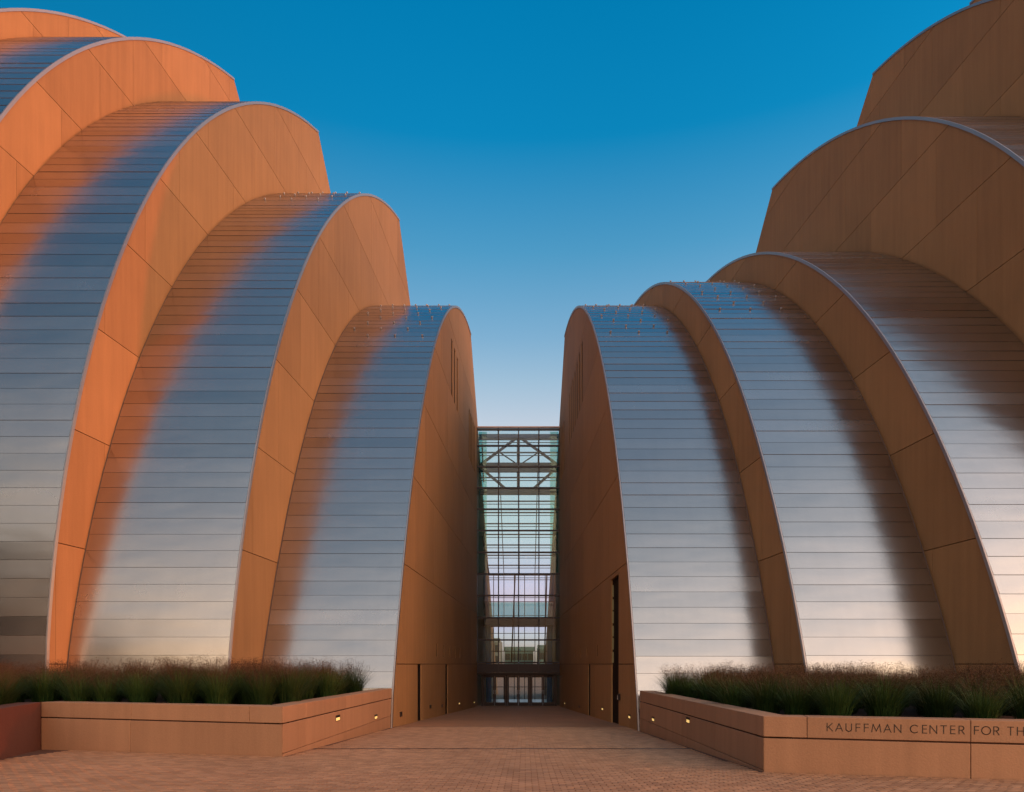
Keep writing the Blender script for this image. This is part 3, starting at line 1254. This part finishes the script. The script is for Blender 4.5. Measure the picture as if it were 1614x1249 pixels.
def light_on_line(p, q, px, y, wd, ht, lit, label, group, half=True):
    s = px_on_line(px, p, q)
    c = along(p, q, s, 0.0)
    z = (HZ - y) / F * c[1]
    root = thing('wall_light', label, 'light', (c[0], c[1], z), group)
    def bx(s0, s1, z0, z1, o0, o1, name, m):
        mb = MB()
        a, b, c2, d2 = along(p, q, s + s0, o0), along(p, q, s + s1, o0), along(p, q, s + s1, o1), along(p, q, s + s0, o1)
        mb.prism([(x - c[0], yy - c[1], z0) for x, yy in (a, b, c2, d2)], [(x - c[0], yy - c[1], z1) for x, yy in (a, b, c2, d2)])
        mb.build(name, m, root)
    w2, h2 = wd / 2, ht / 2
    bx(-w2, w2, h2 - .012, h2, -.006, .03, 'frame', M_dark)
    bx(-w2, w2, -h2, -h2 + .012, -.006, .03, 'frame', M_dark)
    bx(-w2, -w2 + .012, -h2 + .0125, h2 - .0125, -.006, .03, 'frame', M_dark)
    bx(w2 - .012, w2, -h2 + .0125, h2 - .0125, -.006, .03, 'frame', M_dark)
    bx(-w2 + .012, w2 - .012, 0.012, h2 - .0125, -.005, .02, 'hood', M_dark)
    bx(-w2 + .012, w2 - .012, -h2 + .0125, 0.011, -.002, .02, 'lens', M_lamp if lit else M_unlit)


gl_ = 'recessed lights along the entrance walls'
light_on_line(PL0, PL1, 532.5, 1132, 0.36, 0.14, True, "lit recessed light on the left planter's side wall, nearer its front corner", gl_)
light_on_line(PL0, PL1, 592.5, 1130, 0.36, 0.14, True, "lit recessed light on the left planter's side wall, nearer the wing", gl_)
light_on_line(PR1, PR0, 1084.5, 1135.5, 0.30, 0.13, True, "lit recessed light on the right planter's side wall, nearer its front corner", gl_)
light_on_line(PR1, PR0, 1029.5, 1133.5, 0.34, 0.13, True, "lit recessed light on the right planter's side wall, nearer the wing", gl_)
W4L = ((XL(22) - .02, 22), (XL(50) - .02, 50))
W4R = ((XR(50) + .02, 50), (XR(21) + .02, 21))
light_on_line(*W4L, 632, 1126, 0.40, 0.17, False, 'unlit dark recessed light at the front foot of the left entrance wall', gl_)
light_on_line(*W4L, 678.5, 1114, 0.42, 0.15, False, 'unlit recessed light between the two dark doorways of the left entrance wall', gl_)
light_on_line(*W4L, 697, 1113, 0.42, 0.15, False, 'unlit recessed light just before the second doorway of the left entrance wall', gl_)
light_on_line(*W4L, 724, 1108.5, 0.5, 0.14, True, 'lit recessed light past both doorways of the left entrance wall', gl_)
light_on_line(*W4L, 747.5, 1107, 0.5, 0.12, True, 'faint lit light at the glass end of the left entrance wall', gl_)
light_on_line(*W4R, 992, 1129.5, 0.36, 0.14, True, 'lit recessed light at the front foot of the right entrance wall', gl_)
light_on_line(*W4R, 949.5, 1117, 0.42, 0.14, True, 'lit recessed light between the two openings of the right entrance wall', gl_)
light_on_line(*W4R, 913, 1114, 0.45, 0.12, False, 'unlit recessed light past the second opening of the right entrance wall', gl_)
light_on_line(*W4R, 890, 1108.5, 0.5, 0.12, True, 'faint lit light at the glass end of the right entrance wall', gl_)

cr_ = thing('card_reader', 'small pale card reader box beside the tall opening of the right entrance wall', 'card reader', (XR(24.4), 24.4, -1.15))
mb = MB()
mb.box(-.07, 0.02, -.06, .06, -.11, .11)
bevel(mb.build('reader_body', M_dark, cr_), .01)
mb = MB()
mb.box(-.085, -.0705, -.045, .045, -.09, .05)
mb.build('reader_face', plain('reader_pale', (0.5, 0.47, 0.43), 0.5), cr_)

# ------------------------------------------------------------------ ornamental grass


def grass_mat(name, base, tip):
    m, t, b = mat(name)
    L = t.links
    tc = N(t, 'ShaderNodeTexCoord')
    sp = N(t, 'ShaderNodeSeparateXYZ')
    L.new(tc.outputs['Object'], sp.inputs[0])
    geo = N(t, 'ShaderNodeNewGeometry')
    oi = N(t, 'ShaderNodeObjectInfo')
    cr = N(t, 'ShaderNodeValToRGB')
    cr.color_ramp.elements[0].color = (*base, 1)
    cr.color_ramp.elements[1].color = (*tip, 1)
    cr.color_ramp.elements[0].position = 0.25
    ad = N(t, 'ShaderNodeMath', operation='MULTIPLY_ADD')
    L.new(geo.outputs['Random Per Island'], ad.inputs[0])
    ad.inputs[1].default_value = 0.5
    L.new(sp.outputs['Z'], ad.inputs[2])
    L.new(ad.outputs[0], cr.inputs[0])
    mr = N(t, 'ShaderNodeMapRange')
    mr.inputs['To Min'].default_value = 0.7
    mr.inputs['To Max'].default_value = 1.25
    L.new(oi.outputs['Random'], mr.inputs['Value'])
    vm = N(t, 'ShaderNodeVectorMath', operation='SCALE')
    L.new(cr.outputs[0], vm.inputs[0])
    L.new(mr.outputs[0], vm.inputs['Scale'])
    L.new(vm.outputs[0], b.inputs['Base Color'])
    b.inputs['Roughness'].default_value = 0.6
    b.inputs['Specular IOR Level'].default_value = 0.2
    return m


M_blade = grass_mat('grass_blade', (0.010, 0.038, 0.010), (0.050, 0.090, 0.020))
M_plume = grass_mat('grass_plume', (0.036, 0.024, 0.011), (0.070, 0.037, 0.018))


def clump_meshes(seed):
    q = random.Random(seed)
    bl = MB()
    for i in range(620):
        a = q.uniform(0, 2 * math.pi)
        r0 = 0.20 * math.sqrt(q.random())
        h = q.uniform(0.42, 0.84)
        lean = q.uniform(0.03, 0.50) * (0.4 + r0 / 0.20)
        x0, y0 = r0 * math.cos(a), r0 * math.sin(a)
        a2 = a + q.uniform(-.7, .7)
        dx, dy = math.cos(a2), math.sin(a2)
        px_, py_ = -dy, dx
        wv = q.uniform(0.0035, 0.0065)
        pts = []
        droop = q.uniform(0.0, 0.25)
        for s in (0, .35, .7, 1.0):
            rr_ = lean * (s ** 1.6)
            z = h * (s - droop * s ** 3)
            ww = wv * (1 - s * 0.85)
            c = (x0 + dx * rr_, y0 + dy * rr_, z)
            pts.append(((c[0] - px_ * ww, c[1] - py_ * ww, c[2]), (c[0] + px_ * ww, c[1] + py_ * ww, c[2])))
        n = len(bl.v)
        for l, r_ in pts:
            bl.v += [l, r_]
        for s in range(3):
            bl.f.append((n + 2 * s, n + 2 * s + 1, n + 2 * s + 3, n + 2 * s + 2))
            bl.m.append(0)
    pl = MB()
    for i in range(38):
        a = q.uniform(0, 2 * math.pi)
        r0 = 0.12 * math.sqrt(q.random())
        h = q.uniform(0.70, 0.98)
        lean = q.uniform(0.05, 0.40)
        x0, y0 = r0 * math.cos(a), r0 * math.sin(a)
        dx, dy = math.cos(a), math.sin(a)
        def P(s):
            return Vector((x0 + dx * lean * s ** 1.5, y0 + dy * lean * s ** 1.5, h * s))
        b0, b1 = P(.45), P(1.0)
        wv = 0.0018
        pl.quad(tuple(b0 + Vector((-wv, 0, 0))), tuple(b0 + Vector((wv, 0, 0))), tuple(b1 + Vector((wv * .5, 0, 0))), tuple(b1 + Vector((-wv * .5, 0, 0))))
        for j_ in range(34):
            s = q.uniform(0.58, 1.02)
            c = P(s)
            sp_ = 0.10 * (1.08 - s) / 0.5 + 0.015
            e = c + Vector((q.gauss(0, 1) * sp_, q.gauss(0, 1) * sp_, abs(q.gauss(0, 1)) * sp_ * 0.8))
            k = Vector((q.uniform(-1, 1), q.uniform(-1, 1), q.uniform(-.3, 1))).normalized() * q.uniform(.012, .026)
            sd = k.cross(Vector((q.uniform(-1, 1), q.uniform(-1, 1), 0.3))).normalized() * 0.0035
            pl.poly([tuple(e - k), tuple(e + sd), tuple(e + k)])
            # hair-thin branchlet
            if j_ % 2 == 0:
                sd2 = (e - c).cross(Vector((0, 1, 0)))
                sd2 = sd2.normalized() * 0.0011 if sd2.length > 1e-6 else Vector((.001, 0, 0))
                pl.poly([tuple(c - sd2), tuple(c + sd2), tuple(e)])
    def raw(mb, name, m):
        me = bpy.data.meshes.new(name)
        me.from_pydata(mb.v, [], mb.f)
        me.materials.append(m)
        return me
    return raw(bl, 'blades', M_blade), raw(pl, 'seed_heads', M_plume)


CL = [clump_meshes(s) for s in (11, 12, 13, 14, 15)]


def in_poly(x, y, pg):
    c = False
    for i in range(len(pg)):
        (x1, y1), (x2, y2) = pg[i - 1], pg[i]
        if (y1 > y) != (y2 > y) and x < (x2 - x1) * (y - y1) / (y2 - y1) + x1:
            c = not c
    return c


def sow(pg, label, group, seed, tall, special, step=0.78):
    q = random.Random(seed)
    sown = []
    x0, x1 = min(p[0] for p in pg), max(p[0] for p in pg)
    y0, y1 = min(p[1] for p in pg), max(p[1] for p in pg)
    y = y0
    row = 0
    while y < y1:
        x = x0 + (row % 2) * step / 2
        while x < x1:
            xx, yy = x + q.uniform(-.14, .14), y + q.uniform(-.14, .14)
            if in_poly(xx, yy, pg) and -1000 < xx / yy * F < 860:
                root = thing('grass_clump', label, 'grass clump', (xx, yy, -0.90), group)
                sc_ = q.uniform(0.86, 1.15)
                root.scale = (sc_, sc_, sc_ * tall * q.uniform(.92, 1.06))
                root.rotation_euler = (0, 0, q.uniform(0, 6.28))
                b_, p_ = CL[q.randrange(5)]
                link('blades', b_, root)
                link('seed_heads', p_, root)
                sown.append(root)
            x += step
        y += step * 0.87
        row += 1
    for (px_, py_), lb in special:
        o = min(sown, key=lambda r_: (r_.location.x - px_) ** 2 + (r_.location.y - py_) ** 2)
        o['label'] = lb
        sown.remove(o)


sow([(-5.15, 13.85), (-4.98, 18.0), (-4.95, 21.7), (-8.0, 21.6), (-8.8, 20.3), (-14.5, 19.2), (-14.5, 11.3), (-9.5, 11.1), (-10.75, 15.3)],
    'ornamental grass clump with green blades and rusty seed heads in the left planter', 'grass clumps in the left planter', 5, 0.98,
    [((-5.0, 21.9), 'grass clump at the inner end of the left planter, by the innermost arch'),
     ((-5.1, 13.9), 'grass clump right behind the front corner of the left planter'),
     ((-9.6, 11.4), 'nearest grass clump at the left edge, behind the plain planter wall with painted-in shade')])
sow([(4.25, 11.3), (3.95, 19.0), (4.0, 20.4), (8.0, 20.3), (8.8, 18.5), (13.5, 15.5), (14.5, 10.8), (25.5, 8.0), (25.5, 5.3)],
    'ornamental grass clump with green blades and rusty seed heads in the right planter', 'grass clumps in the right planter', 6, 0.86,
    [((3.95, 20.0), 'grass clump at the inner end of the right planter, by the innermost arch'),
     ((4.3, 11.4), 'grass clump right behind the front corner of the right planter'),
     ((3.95, 18.8), 'second grass clump from the inner end of the right planter, along its side wall')])

# ------------------------------------------------------------------ what shows through the lobby: low buildings beyond
M_far = plain('far_brick', (0.09, 0.17, 0.18), 0.8)
M_far2 = plain('far_render', (0.16, 0.20, 0.20), 0.8)
M_win = plain('far_window', (0.03, 0.04, 0.05), 0.1)


def far_building(x0, x1, d, h, label, m, nx, nz):
    root = thing('distant_building', label, 'building', ((x0 + x1) / 2, d, -3.0))
    I = -Vector(root.location)
    mb = MB()
    mb.box(x0, x1, d, d + 25, -3.0, h)
    mb.box(x0 - .3, x1 + .3, d - .3, d - .003, h - .8, h + .3)
    mb.build('wall', m, root).location = I
    for i in range(nx):
        for k in range(nz):
            mb = MB()
            cx_ = x0 + (x1 - x0) * (i + .5) / nx
            cz_ = -3 + (h + 2) * (k + .55) / nz
            mb.box(cx_ - .7, cx_ + .7, d - .08, d - .004, cz_ - .9, cz_ + .9)
            mb.build('window', M_win, root).location = I


far_building(-13, -6.4, 170, 6.0, 'low striped pale building seen through the left lobby glass', M_far2, 4, 3)
far_building(-5.6, 2.2, 190, 4.4, 'low wide dark building seen through the middle of the lobby glass', M_far, 5, 2)
far_building(3.4, 14, 180, 4.6, 'low dark building seen through the right lobby glass', M_far, 6, 2)

# the block across the street behind the camera, seen only as the dark patch in the far-left steel
def street_block():
    root = thing('street_building', 'dark brick block across the street, mirrored in the leftmost steel arch', 'building', (-75, -45, -1.3))
    I = -Vector(root.location)
    mb = MB()
    mb.box(-120, -62, -70, -45, -1.3, 38)
    mb.box(-120.4, -61.6, -70.4, -44.6, 38.001, 39)
    mb.build('wall', plain('street_brick', (0.014, 0.012, 0.012), 0.9), root).location = I
    for i in range(12):
        for k in range(6):
            mb = MB()
            x, z = -117.4 + i * 4.8, 1.2 + k * 4.2
            mb.box(x - 1.0, x + 1.0, -44.998, -44.93, z - 1.2, z + 1.2)
            mb.build('window', M_win, root).location = I


street_block()
